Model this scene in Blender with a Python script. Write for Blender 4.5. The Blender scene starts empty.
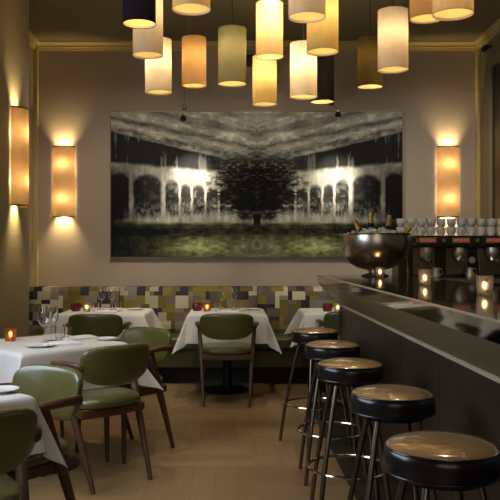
import bpy, bmesh, math, random
import numpy as np
from mathutils import Vector, Matrix
random.seed(7)
SC = bpy.context.scene
COL = SC.collection
PI = math.pi

# ------------------------------------------------------------------ camera
cd = bpy.data.cameras.new('camera'); cam = bpy.data.objects.new('camera', cd); COL.objects.link(cam)
cam.location = (0, 0, 1.30); cam.rotation_euler = (PI/2, 0, 0)
cd.sensor_width = 36; cd.lens = 54.72; cd.shift_x = 0.036; cd.shift_y = 0.006
cd.clip_start = 0.05; cd.clip_end = 60
SC.camera = cam
# ------------------------------------------------------------------ world, exposure
w = bpy.data.worlds.new('world'); SC.world = w; w.use_nodes = True
w.node_tree.nodes['Background'].inputs[0].default_value = (0.5, 0.55, 0.65, 1)
w.node_tree.nodes['Background'].inputs[1].default_value = 0.05
vs = SC.view_settings; vs.view_transform = 'Standard'; vs.look = 'None'; vs.gamma = 1.0
vs.use_curve_mapping = False; vs.exposure = 0.0
# ------------------------------------------------------------------ large lights
def area(name, loc, target, sx, sy, power, col):
    ld = bpy.data.lights.new(name, 'AREA'); ld.shape = 'RECTANGLE'; ld.size = sx; ld.size_y = sy
    ld.energy = power; ld.color = col
    o = bpy.data.objects.new(name, ld); COL.objects.link(o); o.location = loc
    o.rotation_euler = (Vector(target)-Vector(loc)).to_track_quat('-Z', 'Y').to_euler()
    return o
def spot(name, loc, target, power, col, ang, blend=0.6, rad=0.04):
    ld = bpy.data.lights.new(name, 'SPOT'); ld.energy = power; ld.color = col
    ld.spot_size = math.radians(ang); ld.spot_blend = blend; ld.shadow_soft_size = rad
    o = bpy.data.objects.new(name, ld); COL.objects.link(o); o.location = loc
    o.rotation_euler = (Vector(target)-Vector(loc)).to_track_quat('-Z', 'Y').to_euler()
    return o
WARM = (1.0, 0.74, 0.42); SOFT = (1.0, 0.90, 0.74); COOL = (0.72, 0.84, 1.0)
# daylight through the street windows on the left, behind the camera
area('window_daylight', (-2.04, 3.1, 1.65), (0.0, 3.25, 0.9), 2.3, 1.5, 80, COOL)
area('street_window_daylight', (0.4, -2.3, 1.9), (0.2, 5.0, 1.2), 3.2, 1.8, 24, (1.0, 0.93, 0.84))
# ceiling downlights of the dining room
for i, (x, y, tx, ty, p) in enumerate([(-1.2, 7.0, -1.2, 7.15, 45), (-0.04, 6.6, -0.04, 7.2, 60), (1.0, 6.6, 1.0, 7.1, 45),
                               (-1.1, 4.3, -1.15, 4.7, 60), (0.0, 5.0, 0.0, 5.4, 42),
                               (-1.2, 2.4, -1.2, 2.9, 45), (0.1, 3.3, 0.15, 4.0, 42), (0.95, 3.1, 0.6, 2.4, 26), (0.95, 4.6, 0.62, 4.2, 26), (0.8, 6.0, 0.6, 5.3, 24)]):
    spot('ceiling_downlight', (x, y, 3.52), (tx, ty, 0.7), p*1.25, SOFT, 56, 0.9, 0.05)

# wall washers grazing the back wall
for x in (-1.0, 0.3, 1.8):
    spot('wall_washer', (x, 5.7, 3.5), (x*1.1, 8.2, 0.9), 120, (1.0, 0.93, 0.78), 80, 1.0, 0.08)
# ------------------------------------------------------------------ material helpers
def srgb(r, g, b):
    f = lambda c: (c/255/12.92) if c/255 <= 0.04045 else ((c/255+0.055)/1.055)**2.4
    return (f(r), f(g), f(b), 1)
class NT:
    def __init__(s, name):
        s.m = bpy.data.materials.new(name); s.m.use_nodes = True; s.t = s.m.node_tree; s.t.nodes.clear()
        s.out = s.t.nodes.new('ShaderNodeOutputMaterial')
    def n(s, typ, **kw):
        o = s.t.nodes.new(typ)
        for k, v in kw.items(): setattr(o, k, v)
        return o
    def l(s, a, b): s.t.links.new(a, b)
    def math(s, op, a, b=None, c=None):
        o = s.n('ShaderNodeMath', operation=op)
        for i, v in enumerate((a, b, c)):
            if v is None: continue
            if isinstance(v, (int, float)): o.inputs[i].default_value = v
            else: s.l(v, o.inputs[i])
        return o.outputs[0]
    def mix(s, f, a, b, typ='MIX'):
        o = s.n('ShaderNodeMix', data_type='RGBA', blend_type=typ)
        for i, v in ((0, f), (6, a), (7, b)):
            if isinstance(v, (int, float, tuple)): o.inputs[i].default_value = v
            else: s.l(v, o.inputs[i])
        return o.outputs[2]
    def coord(s, which='Object', scale=(1, 1, 1), rot=(0, 0, 0)):
        c = s.n('ShaderNodeTexCoord'); m = s.n('ShaderNodeMapping')
        m.inputs['Scale'].default_value = scale; m.inputs['Rotation'].default_value = rot
        s.l(c.outputs[which], m.inputs[0]); return m.outputs[0]
    def noise(s, vec, scale, detail=3, rough=0.5):
        o = s.n('ShaderNodeTexNoise'); o.inputs['Scale'].default_value = scale
        o.inputs['Detail'].default_value = detail; o.inputs['Roughness'].default_value = rough
        s.l(vec, o.inputs['Vector']); return o.outputs[0]
    def bump(s, h, strength=0.2, dist=0.01):
        o = s.n('ShaderNodeBump'); o.inputs['Strength'].default_value = strength; o.inputs['Distance'].default_value = dist
        s.l(h, o.inputs['Height']); return o.outputs[0]
    def bsdf(s, col, rough=0.5, metal=0.0, spec=0.5, normal=None, **kw):
        p = s.n('ShaderNodeBsdfPrincipled')
        for k, v in (('Base Color', col), ('Roughness', rough), ('Metallic', metal), ('Specular IOR Level', spec), ('Normal', normal)):
            if v is None: continue
            if isinstance(v, (int, float, tuple)): p.inputs[k].default_value = v
            else: s.l(v, p.inputs[k])
        for k, v in kw.items(): p.inputs[k.replace('_', ' ')].default_value = v
        s.l(p.outputs[0], s.out.inputs[0]); return p
def surf(name, col, rough=0.5, metal=0.0, spec=0.5, nscale=12, namp=0.12, bump=0.0, bscale=80, stretch=(1, 1, 1), rvar=0.0, **kw):
    m = NT(name); v = m.coord(scale=stretch)
    n = m.noise(v, nscale, 4, 0.6)
    f = m.math('MULTIPLY_ADD', n, namp*2, 1-namp)
    cc = m.n('ShaderNodeVectorMath', operation='SCALE'); cc.inputs[0].default_value = col[:3]; m.l(f, cc.inputs['Scale'])
    nm = None
    if bump: nm = m.bump(m.noise(v, bscale, 3), bump, 0.004)
    r = rough
    if rvar: r = m.math('MULTIPLY_ADD', m.noise(v, nscale*0.6, 3), rvar, rough-rvar/2)
    m.bsdf(cc.outputs[0], r, metal, spec, nm, **kw)
    return m.m
def glass_mat(name, col=(1, 1, 1, 1), rough=0.0, ior=1.45):
    m = NT(name); v = m.coord(); p = m.bsdf(col, rough, 0, 0.5)
    p.inputs['Transmission Weight'].default_value = 1.0; p.inputs['IOR'].default_value = ior
    return m.m
def emit(name, col, st):
    m = NT(name); e = m.n('ShaderNodeEmission'); e.inputs[0].default_value = col; e.inputs[1].default_value = st
    m.l(e.outputs[0], m.out.inputs[0]); return m.m
def fabric_shade(name, col, trans, tw=0.6, dens=1.0):
    """thin lampshade fabric with fine vertical threads: scatters the bulb's light through"""
    m = NT(name); v = m.coord(scale=(1, 1, 0.08))
    n = m.noise(v, 160, 2); f = m.math('MULTIPLY_ADD', n, 0.3, 0.85)
    def sc(c):
        s = m.n('ShaderNodeVectorMath', operation='SCALE'); s.inputs[0].default_value = c[:3]; m.l(f, s.inputs['Scale']); return s.outputs[0]
    gm = m.n('ShaderNodeNewGeometry')
    d = m.n('ShaderNodeBsdfDiffuse'); m.l(m.mix(gm.outputs['Backfacing'], sc(col), srgb(240, 228, 200)), d.inputs[0])
    t = m.n('ShaderNodeBsdfTranslucent'); m.l(sc(trans), t.inputs[0])
    mx = m.n('ShaderNodeMixShader'); mx.inputs[0].default_value = tw
    m.l(d.outputs[0], mx.inputs[1]); m.l(t.outputs[0], mx.inputs[2]); m.l(mx.outputs[0], m.out.inputs[0])
    return m.m

# ------------------------------------------------------------------ mesh helpers
def obj(name, bm, mat, parent=None, smooth=True, bevel=0, subsurf=0, loc=None, angle=40):
    me = bpy.data.meshes.new(name)
    bmesh.ops.recalc_face_normals(bm, faces=bm.faces[:])
    bm.to_mesh(me); bm.free()
    for p in me.polygons: p.use_smooth = smooth
    if smooth:
        try: me.set_sharp_from_angle(angle=math.radians(angle))
        except Exception: pass
    if mat is not None: me.materials.append(mat)
    o = bpy.data.objects.new(name, me); COL.objects.link(o)
    if parent is not None: o.parent = parent
    if loc is not None: o.location = loc
    if bevel:
        b = o.modifiers.new('bevel', 'BEVEL'); b.width = bevel; b.segments = 2; b.limit_method = 'ANGLE'
    if subsurf:
        s = o.modifiers.new('sub', 'SUBSURF'); s.levels = subsurf; s.render_levels = subsurf
    return o
def tag(o, label=None, cat=None, group=None, kind=None):
    if label: o['label'] = label
    if cat: o['category'] = cat
    if group: o['group'] = group
    if kind: o['kind'] = kind
    return o
def thing(name, label, cat, loc=(0, 0, 0), rz=0, group=None):
    o = bpy.data.objects.new(name, None); COL.objects.link(o); o.location = loc; o.rotation_euler = (0, 0, rz)
    o.empty_display_size = 0.1
    return tag(o, label, cat, group)
def dup(root, loc, rz=0, label=None, group=None):
    r = root.copy(); COL.objects.link(r); r.location = loc; r.rotation_euler = (0, 0, rz)
    if label: r['label'] = label
    if group: r['group'] = group
    for ch in list(root.children):
        c = ch.copy(); COL.objects.link(c); c.parent = r
        for g in list(ch.children):
            d = g.copy(); COL.objects.link(d); d.parent = c
    return r
def box(bm, x0, x1, y0, y1, z0, z1):
    vs = [bm.verts.new((x, y, z)) for z in (z0, z1) for y in (y0, y1) for x in (x0, x1)]
    for f in ((0, 2, 3, 1), (4, 5, 7, 6), (0, 1, 5, 4), (2, 6, 7, 3), (0, 4, 6, 2), (1, 3, 7, 5)):
        bm.faces.new([vs[i] for i in f])
    return vs
def bx(x0, x1, y0, y1, z0, z1):
    bm = bmesh.new(); box(bm, x0, x1, y0, y1, z0, z1); return bm
def lathe(prof, n=32, bm=None, cx=0, cy=0, z0=0, cap=True):
    bm = bm or bmesh.new(); rings = []
    for r, z in prof:
        if r < 1e-5: rings.append([bm.verts.new((cx, cy, z0+z))])
        else: rings.append([bm.verts.new((cx+r*math.cos(2*PI*i/n), cy+r*math.sin(2*PI*i/n), z0+z)) for i in range(n)])
    for a, b in zip(rings, rings[1:]):
        for i in range(n):
            j = (i+1) % n
            if len(a) == 1 and len(b) == 1: continue
            if len(a) == 1: bm.faces.new((a[0], b[i], b[j]))
            elif len(b) == 1: bm.faces.new((a[i], b[0], a[j]))
            else: bm.faces.new((a[i], b[i], b[j], a[j]))
    return bm
def sweep(pts, ws, hs=None, up=(0, 0, 1), n=12, bm=None, power=2.6, caps=True):
    """sweep a rounded-rectangle section of half sizes ws, hs along points"""
    bm = bm or bmesh.new(); P = [Vector(p) for p in pts]; hs = hs or ws; up = Vector(up); rings = []
    for i, p in enumerate(P):
        t = (P[min(i+1, len(P)-1)]-P[max(i-1, 0)]).normalized()
        s = t.cross(up)
        if s.length < 1e-4: s = t.cross(Vector((1, 0, 0)))
        s.normalize(); u = s.cross(t).normalized(); r = []
        for k in range(n):
            a = 2*PI*k/n; c, d = math.cos(a), math.sin(a)
            q = p + s*ws[i]*math.copysign(abs(c)**(2/power), c) + u*hs[i]*math.copysign(abs(d)**(2/power), d)
            r.append(bm.verts.new(q))
        rings.append(r)
    for a, b in zip(rings, rings[1:]):
        for k in range(n):
            j = (k+1) % n; bm.faces.new((a[k], a[j], b[j], b[k]))
    if caps: bm.faces.new(rings[0][::-1]); bm.faces.new(rings[-1])
    return bm
def smooth_path(pts, m=6):
    """catmull-rom through tuples of any length"""
    out = []; P = [np.array(p, float) for p in pts]; P = [2*P[0]-P[1]]+P+[2*P[-1]-P[-2]]
    for i in range(1, len(P)-2):
        for k in range(m):
            t = k/m; a, b, c, d = P[i-1:i+3]
            out.append(tuple(0.5*((2*b)+(c-a)*t+(2*a-5*b+4*c-d)*t*t+(3*b-a-3*c+d)*t**3)))
    out.append(tuple(P[-2])); return out
def tube(pts, r, n=10, bm=None):
    return sweep(pts, [r]*len(pts), None, (0.01, 0.02, 1), n, bm, power=2)
def torus(R, r, z, n=48, m=8):
    bm = bmesh.new(); rings = []
    for i in range(n):
        a = 2*PI*i/n
        rings.append([bm.verts.new(((R+r*math.cos(b))*math.cos(a), (R+r*math.cos(b))*math.sin(a), z+r*math.sin(b))) for b in [2*PI*k/m for k in range(m)]])
    for i in range(n):
        for k in range(m):
            bm.faces.new((rings[i][k], rings[(i+1) % n][k], rings[(i+1) % n][(k+1) % m], rings[i][(k+1) % m]))
    return bm
def struct(name, bm, mat, bevel=0, smooth=False):
    return tag(obj(name, bm, mat, None, smooth, bevel), kind='structure')

# ------------------------------------------------------------------ materials
M = {}
M['wall'] = surf('taupe_plaster', srgb(170, 156, 140), 0.85, nscale=3, namp=0.04, bump=0.05, bscale=220)
M['wall_dark'] = surf('olive_brown_plaster', srgb(128, 118, 86), 0.8, nscale=3, namp=0.06, bump=0.05, bscale=200)
M['ceiling'] = surf('brown_ceiling_paint', srgb(122, 114, 88), 0.85, nscale=2, namp=0.05)
M['trim'] = surf('ochre_trim_paint', srgb(188, 170, 116), 0.45, nscale=6, namp=0.05)
M['pier'] = surf('grey_brown_pier_paint', srgb(158, 150, 126), 0.7, nscale=4, namp=0.04, bump=0.04, bscale=200)
M['dark'] = surf('dark_timber', srgb(40, 32, 26), 0.5, nscale=8, namp=0.2, stretch=(1, 1, 0.1))
M['black'] = surf('black_plastic', srgb(20, 20, 20), 0.5)
M['green'] = surf('green_leather', srgb(86, 82, 38), 0.34, nscale=8, namp=0.10, bump=0.2, bscale=140, rvar=0.12, Coat_Weight=0.5, Coat_Roughness=0.22)
M['green_bench'] = surf('green_bench_leather', srgb(70, 74, 34), 0.45, nscale=5, namp=0.10, bump=0.2, bscale=120)
M['chairwood'] = surf('dark_walnut', srgb(82, 55, 37), 0.38, nscale=22, namp=0.25, stretch=(3, 3, 0.35))
M['cloth'] = surf('white_table_linen', srgb(208, 202, 194), 0.9, nscale=3, namp=0.03, bump=0.5, bscale=18)
M['napkin'] = surf('white_napkin_linen', srgb(228, 226, 222), 0.85, nscale=10, namp=0.04, bump=0.3, bscale=40)
M['china'] = surf('white_glazed_china', srgb(232, 230, 224), 0.15, nscale=6, namp=0.02)
M['steel'] = surf('brushed_steel_tube', srgb(120, 110, 98), 0.3, 1.0, nscale=30, namp=0.12)
M['chrome'] = surf('polished_steel', srgb(205, 198, 188), 0.12, 1.0, nscale=20, namp=0.08)
M['bowlmetal'] = surf('hammered_silver', srgb(190, 180, 166), 0.27, 1.0, nscale=16, namp=0.14, bump=0.10, bscale=26)
M['seatband'] = surf('black_glossy_vinyl', srgb(26, 24, 25), 0.25, nscale=14, namp=0.2, bump=0.25, bscale=30)
M['seattop'] = surf('tan_glossy_leather', srgb(188, 144, 92), 0.22, 0.25, nscale=10, namp=0.2, bump=0.10, bscale=14, rvar=0.1, spec=0.9, Coat_Weight=1.0, Coat_Roughness=0.10, Coat_IOR=2.0)
M['iron'] = surf('black_cast_iron', srgb(34, 30, 28), 0.4, 0.6, nscale=30)
M['glass'] = glass_mat('clear_glass')
M['amber'] = glass_mat('amber_glass', srgb(255, 184, 132), 0.3)
M['frost'] = glass_mat('frosted_glass', srgb(240, 236, 228), 0.35)
M['wax'] = surf('candle_wax', srgb(240, 225, 190), 0.6)
M['flame'] = emit('candle_flame', (1.0, 0.55, 0.2, 1), 14)
M['redglass'] = surf('dark_red_moulded_glass', srgb(100, 22, 30), 0.25, nscale=60, namp=0.45, bump=0.6, bscale=90)
M['greyfoil'] = surf('gold_foil', srgb(196, 160, 84), 0.35, 0.8, nscale=60, namp=0.2, bump=0.4, bscale=120)
M['bottleglass'] = surf('dark_green_bottle_glass', srgb(22, 32, 18), 0.1, nscale=8)
M['espresso'] = surf('dark_bronze_metal', srgb(58, 50, 40), 0.3, 0.7, nscale=20, namp=0.2)
M['redled'] = emit('red_lit_key', (1.0, 0.20, 0.10, 1), 0.45)
M['brushed'] = surf('brushed_bronze', srgb(128, 112, 84), 0.34, 0.85, nscale=9, namp=0.35, stretch=(6, 1, 0.6))
M['satin'] = surf('satin_steel', srgb(210, 200, 180), 0.38, 0.8, nscale=12, namp=0.2)
M['lampon'] = emit('lit_lamp_lens', (1.0, 0.85, 0.6, 1), 12)
M['marks'] = surf('panel_plate', srgb(128, 96, 74), 0.4, 0.4, nscale=30)

# floor: oak laid in basket-weave blocks
m = NT('oak_basket_parquet'); v = m.coord()
sep = m.n('ShaderNodeSeparateXYZ'); m.l(v, sep.inputs[0])
B = 0.64; NP = 5
def cell(x, size, off=0.0): return m.math('FLOOR', m.math('DIVIDE', m.math('ADD', x, off), size))
X, Y = sep.outputs[0], sep.outputs[1]
cx_, cy_ = cell(X, B, 10+0.11), cell(Y, B, 10+0.08)
par = m.math('FLOORED_MODULO', m.math('ADD', cx_, cy_), 2.0)
along = m.n('ShaderNodeMix', data_type='FLOAT'); m.l(par, along.inputs[0]); m.l(X, along.inputs[2]); m.l(Y, along.inputs[3])
across = m.n('ShaderNodeMix', data_type='FLOAT'); m.l(par, across.inputs[0]); m.l(Y, across.inputs[2]); m.l(X, across.inputs[3])
acr = m.math('ADD', across.outputs[0], 10+0.08)
pl = m.math('FLOOR', m.math('DIVIDE', acr, B/NP))
pc = m.n('ShaderNodeCombineXYZ'); m.l(cx_, pc.inputs[0]); m.l(cy_, pc.inputs[1]); m.l(pl, pc.inputs[2])
wn = m.n('ShaderNodeTexWhiteNoise', noise_dimensions='3D'); m.l(pc.outputs[0], wn.inputs['Vector'])
bc = m.n('ShaderNodeCombineXYZ'); m.l(cx_, bc.inputs[0]); m.l(cy_, bc.inputs[1])
wn2 = m.n('ShaderNodeTexWhiteNoise', noise_dimensions='3D'); m.l(bc.outputs[0], wn2.inputs['Vector'])
gc = m.n('ShaderNodeCombineXYZ'); m.l(m.math('MULTIPLY', along.outputs[0], 1.6), gc.inputs[0]); m.l(m.math('MULTIPLY', acr, 26), gc.inputs[1]); m.l(pl, gc.inputs[2])
gr = m.noise(gc.outputs[0], 1.6, 5, 0.65)
fr = m.math('FRACT', m.math('DIVIDE', acr, B/NP))
edge = m.math('LESS_THAN', m.math('ABSOLUTE', m.math('SUBTRACT', fr, 0.5)), 0.492)
c1 = m.mix(wn.outputs[0], srgb(148, 121, 82), srgb(182, 153, 108))
c2 = m.mix(m.math('MULTIPLY', wn2.outputs[0], 0.6), c1, srgb(120, 94, 66))
c3 = m.mix(m.math('MULTIPLY', gr, 0.6), c2, srgb(128, 102, 70))
c4 = m.mix(edge, srgb(92, 70, 46), c3)
m.bsdf(c4, m.math('MULTIPLY_ADD', gr, 0.2, 0.26), 0, 0.5, m.bump(gr, 0.08, 0.003))
M['floor'] = m.m
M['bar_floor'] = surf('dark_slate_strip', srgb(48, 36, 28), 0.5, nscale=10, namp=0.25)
# polished dark stone
m = NT('polished_dark_stone'); v = m.coord()
n1 = m.noise(v, 9, 6, 0.7); c = m.mix(m.math('POWER', n1, 2.0), srgb(24, 20, 17), srgb(120, 98, 72))
m.bsdf(c, 0.055, 0, 0.95, m.bump(m.noise(v, 3.0, 2), 0.015, 0.02)); M['stone'] = m.m
# smoked mirror glass of the bevelled edge
M['edgeglass'] = surf('smoked_mirror_edge', srgb(165, 162, 162), 0.05, 1.0, nscale=6, namp=0.2)
M['fascia'] = surf('antique_brass_sheet', srgb(146, 134, 102), 0.45, 0.6, nscale=4, namp=0.12, bump=0.04, bscale=60, stretch=(1, 0.2, 1))
M['strip'] = surf('bright_metal_trim', srgb(214, 202, 176), 0.35, 0.45)
m = NT('dark_oxidised_panel'); v = m.coord()
n1 = m.noise(v, 1.8, 6, 0.65); c = m.mix(n1, srgb(34, 26, 23), srgb(72, 56, 46))
m.bsdf(c, 0.42, 0.35, 0.5, m.bump(m.noise(v, 40, 3), 0.06, 0.003)); M['panel'] = m.m
# vertex colour materials
def vcol(name, layer, rough, spec=0.4, weave=0.0, coat=0):
    m = NT(name); a = m.n('ShaderNodeVertexColor', layer_name=layer); v = m.coord()
    nm = m.bump(m.noise(v, 300, 2), weave, 0.003) if weave else None
    f = m.math('MULTIPLY_ADD', m.noise(v, 90, 3), 0.3, 0.85)
    s = m.n('ShaderNodeVectorMath', operation='SCALE'); m.l(a.outputs[0], s.inputs[0]); m.l(f, s.inputs['Scale'])
    p = m.bsdf(s.outputs[0], rough, 0, spec, nm)
    if coat: p.inputs['Coat Weight'].default_value = coat; p.inputs['Coat Roughness'].default_value = 0.25
    return m.m
M['patch'] = vcol('patchwork_weave', 'Col', 0.85, 0.2, 0.4)
M['print'] = vcol('photo_print_on_panel', 'Col', 0.5, 0.15, 0)

# ------------------------------------------------------------------ the room
BW = 8.20; LX, RX = -2.13, 2.66; CZ = 3.57; FY = -2.6
struct('floor', bx(LX-0.15, RX+0.15, FY-0.15, BW+0.15, -0.12, 0), M['floor'])
struct('ceiling', bx(LX-0.15, RX+0.15, FY-0.15, BW+0.15, CZ, CZ+0.12), M['ceiling'])
struct('wall_back', bx(LX-0.15, RX+0.15, BW, BW+0.15, 0, CZ), M['wall'])
# left wall with the pier that carries a sconce
struct('wall_left', bx(LX-0.15, LX, FY, BW, 0, CZ), M['wall'])
struct('wall_left_pier', bx(LX, -1.70, 5.50, 6.37, 0, CZ), M['pier'], 0.004)
struct('wall_right', bx(RX, RX+0.15, FY, BW, 0, CZ), M['wall_dark'])
struct('wall_front', bx(LX-0.15, RX+0.15, FY-0.15, FY, 0, CZ), M['wall'])
def cornice(name, x0, x1, y0, y1, side):
    # stepped cove: profile in (out from wall, down from ceiling)
    prof = [(0, 0.085), (0.018, 0.085), (0.02, 0.065), (0.032, 0.06), (0.034, 0.042), (0.05, 0.022), (0.07, 0.016), (0.072, 0.0), (0, 0)]
    bm = bmesh.new(); a, b = [], []
    for o_, d_ in prof:
        z = CZ-d_
        if side == 'back': p, q = (x0, BW-o_, z), (x1, BW-o_, z)
        elif side == 'right': p, q = (RX-o_, y0, z), (RX-o_, y1, z)
        else: p, q = (LX+o_, y0, z), (LX+o_, y1, z)
        a.append(bm.verts.new(p)); b.append(bm.verts.new(q))
    k = len(prof)
    for i in range(k): bm.faces.new((a[i], a[(i+1) % k], b[(i+1) % k], b[i]))
    bm.faces.new(a); bm.faces.new(b[::-1])
    return struct(name, bm, M['trim'])
cornice('trim_1', LX, RX, 0, 0, 'back'); cornice('trim_2', 0, 0, FY, BW, 'right'); cornice('trim_3', 0, 0, 6.37, BW, 'left')
struct('trim_4', bx(RX-0.035, RX, BW-0.07, BW, 0, CZ-0.08), M['trim'], 0.006)
struct('trim_5', bx(LX, LX+0.045, BW-0.06, BW, 0, CZ-0.08), M['trim'], 0.006)
# tall dark door in the right wall
d = struct('door_1', bx(RX-0.05, RX, 6.2, 7.62, 0, 3.16), M['dark'], 0.004)
bm = bmesh.new(); box(bm, RX-0.08, RX, 7.62, 7.74, 0, 3.26); box(bm, RX-0.08, RX, 6.08, 6.2, 0, 3.26); box(bm, RX-0.08, RX, 6.2, 7.62, 3.16, 3.26)
obj('door_frame', bm, M['wall_dark'], d, False, 0.005)
struct('baseboard_back', bx(LX, RX, BW-0.015, BW, 0, 0.1), M['trim'])
# street windows that let the daylight in (left wall and behind the camera)
def window(name, b, fr):
    o = struct(name, b, M['glass']); obj('window_frame', fr, M['dark'], o, False, 0.004); return o
bm = bmesh.new(); box(bm, LX, LX+0.05, 1.85, 1.93, 0.9, 2.4); box(bm, LX, LX+0.05, 4.27, 4.35, 0.9, 2.4); box(bm, LX, LX+0.05, 1.85, 4.35, 0.82, 0.9); box(bm, LX, LX+0.05, 1.85, 4.35, 2.4, 2.48)
window('window_1', bx(LX+0.005, LX+0.015, 1.93, 4.27, 0.9, 2.4), bm)

# ------------------------------------------------------------------ banquette
def mesh_cols(o, cols):
    """cols: per-face colours -> corner colour attribute"""
    at = o.data.color_attributes.new('Col', 'FLOAT_COLOR', 'CORNER'); k = 0
    arr = np.ones((len(o.data.loops), 4), np.float32)
    for p in o.data.polygons:
        c = cols[p.index]
        for li in p.loop_indices: arr[li, :3] = c[:3]
    at.data.foreach_set('color', arr.ravel())
PAL = [srgb(126, 110, 54), srgb(108, 94, 44), srgb(108, 98, 90), srgb(128, 118, 106), srgb(56, 52, 56), srgb(50, 42, 42), srgb(186, 176, 150), srgb(164, 158, 128), srgb(100, 88, 42), srgb(92, 84, 74)]
WTS = [2.2, 1.6, 2.4, 2.0, 2.2, 1.8, 2.0, 1.6, 1.0, 1.6]
ban = thing('banquette', 'long green leather banquette with patchwork fabric backrest along the back wall', 'banquette', (0.2, 7.85, 0))
BX0, BX1 = LX+0.01, 2.3
seams = [LX+0.02, -1.17, 0.265, 1.70, 2.30]
U = 0.044
for a, b in zip(seams, seams[1:]):
    w_ = b-a-0.006; nx = max(2, round(w_/U)); nz = 11; z0, z1 = 0.47, 0.945
    own = -np.ones((nx, nz), int); cols_ = []
    for i in range(nx):
        for j in range(nz):
            if own[i, j] >= 0: continue
            sw, sh = random.choice([1, 2, 2, 3]), random.choice([1, 2, 2, 3])
            c = random.choices(range(len(PAL)), WTS)[0]; idx = len(cols_); cols_.append(PAL[c])
            for ii in range(i, min(nx, i+sw)):
                for jj in range(j, min(nz, j+sh)):
                    if own[ii, jj] < 0: own[ii, jj] = idx
    bm = bmesh.new(); fc = []
    def P(i, j):  # front surface bulges a little, leans back
        u, t = i/nx, j/nz
        bulge = 0.035*(max(0, 1-abs(2*u-1)**14)*max(0, 1-abs(2*t-1)**6))
        return (a+0.003+w_*u-0.2, 0.02+0.05*t-bulge, z0+(z1-z0)*t)
    g = [[bm.verts.new(P(i, j)) for j in range(nz+1)] for i in range(nx+1)]
    for i in range(nx):
        for j in range(nz):
            bm.faces.new((g[i][j], g[i+1][j], g[i+1][j+1], g[i][j+1])); fc.append(cols_[own[i, j]])
    back = [[bm.verts.new((v_.co.x, 0.33, v_.co.z)) for v_ in (g[i][0], g[i][nz])] for i in range(nx+1)]
    for i in range(nx):
        bm.faces.new((g[i][nz], g[i+1][nz], back[i+1][1], back[i][1])); fc.append(cols_[own[i, nz-1]])
        bm.faces.new((g[i][0], back[i][0], back[i+1][0], g[i+1][0])); fc.append(cols_[own[i, 0]])
        bm.faces.new((back[i][0], back[i][1], back[i+1][1], back[i+1][0])); fc.append(cols_[own[i, 0]])
    o = obj('backrest_panel', bm, M['patch'], ban, False); mesh_cols(o, fc)
bm = bmesh.new(); box(bm, BX0-0.2, BX1-0.2, -0.40, 0.12, 0.34, 0.47)
obj('seat_cushion', bm, M['green_bench'], ban, True, 0.03)
obj('front_panel', bx(BX0-0.2, BX1-0.2, -0.37, 0.10, 0.17, 0.345), M['green_bench'], ban, False, 0.01)
obj('plinth', bx(BX0-0.2+0.02, BX1-0.2-0.02, -0.10, 0.30, 0, 0.172), M['black'], ban, False)

# ------------------------------------------------------------------ big picture
x0, x1, z0, z1 = -1.308, 1.834, 1.246, 2.823
pic = thing('framed_picture', 'large framed monochrome print of a mirrored arcade and tree above the banquette', 'picture', ((x0+x1)/2, BW-0.05, z0))
hw, hh = (x1-x0)/2, z1-z0
def fract(a): return a-np.floor(a)
def vnoise(x, y, s, seed=0):
    rs = np.random.RandomState(seed); G = rs.rand(64, 64)
    x, y = x*s, y*s; i, j = np.floor(x).astype(int), np.floor(y).astype(int); fx, fy = x-i, y-j
    fx, fy = fx*fx*(3-2*fx), fy*fy*(3-2*fy)
    g = lambda a, b: G[a % 64, b % 64]
    return (g(i, j)*(1-fx)+g(i+1, j)*fx)*(1-fy)+(g(i, j+1)*(1-fx)+g(i+1, j+1)*fx)*fy
def fbm(x, y, s, seed=0): return sum(vnoise(x, y, s*2**k, seed+k)/2**(k+1) for k in range(5))/0.97
def ss(a, b, x): t = np.clip((x-a)/(b-a), 0, 1); return t*t*(3-2*t)
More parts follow.
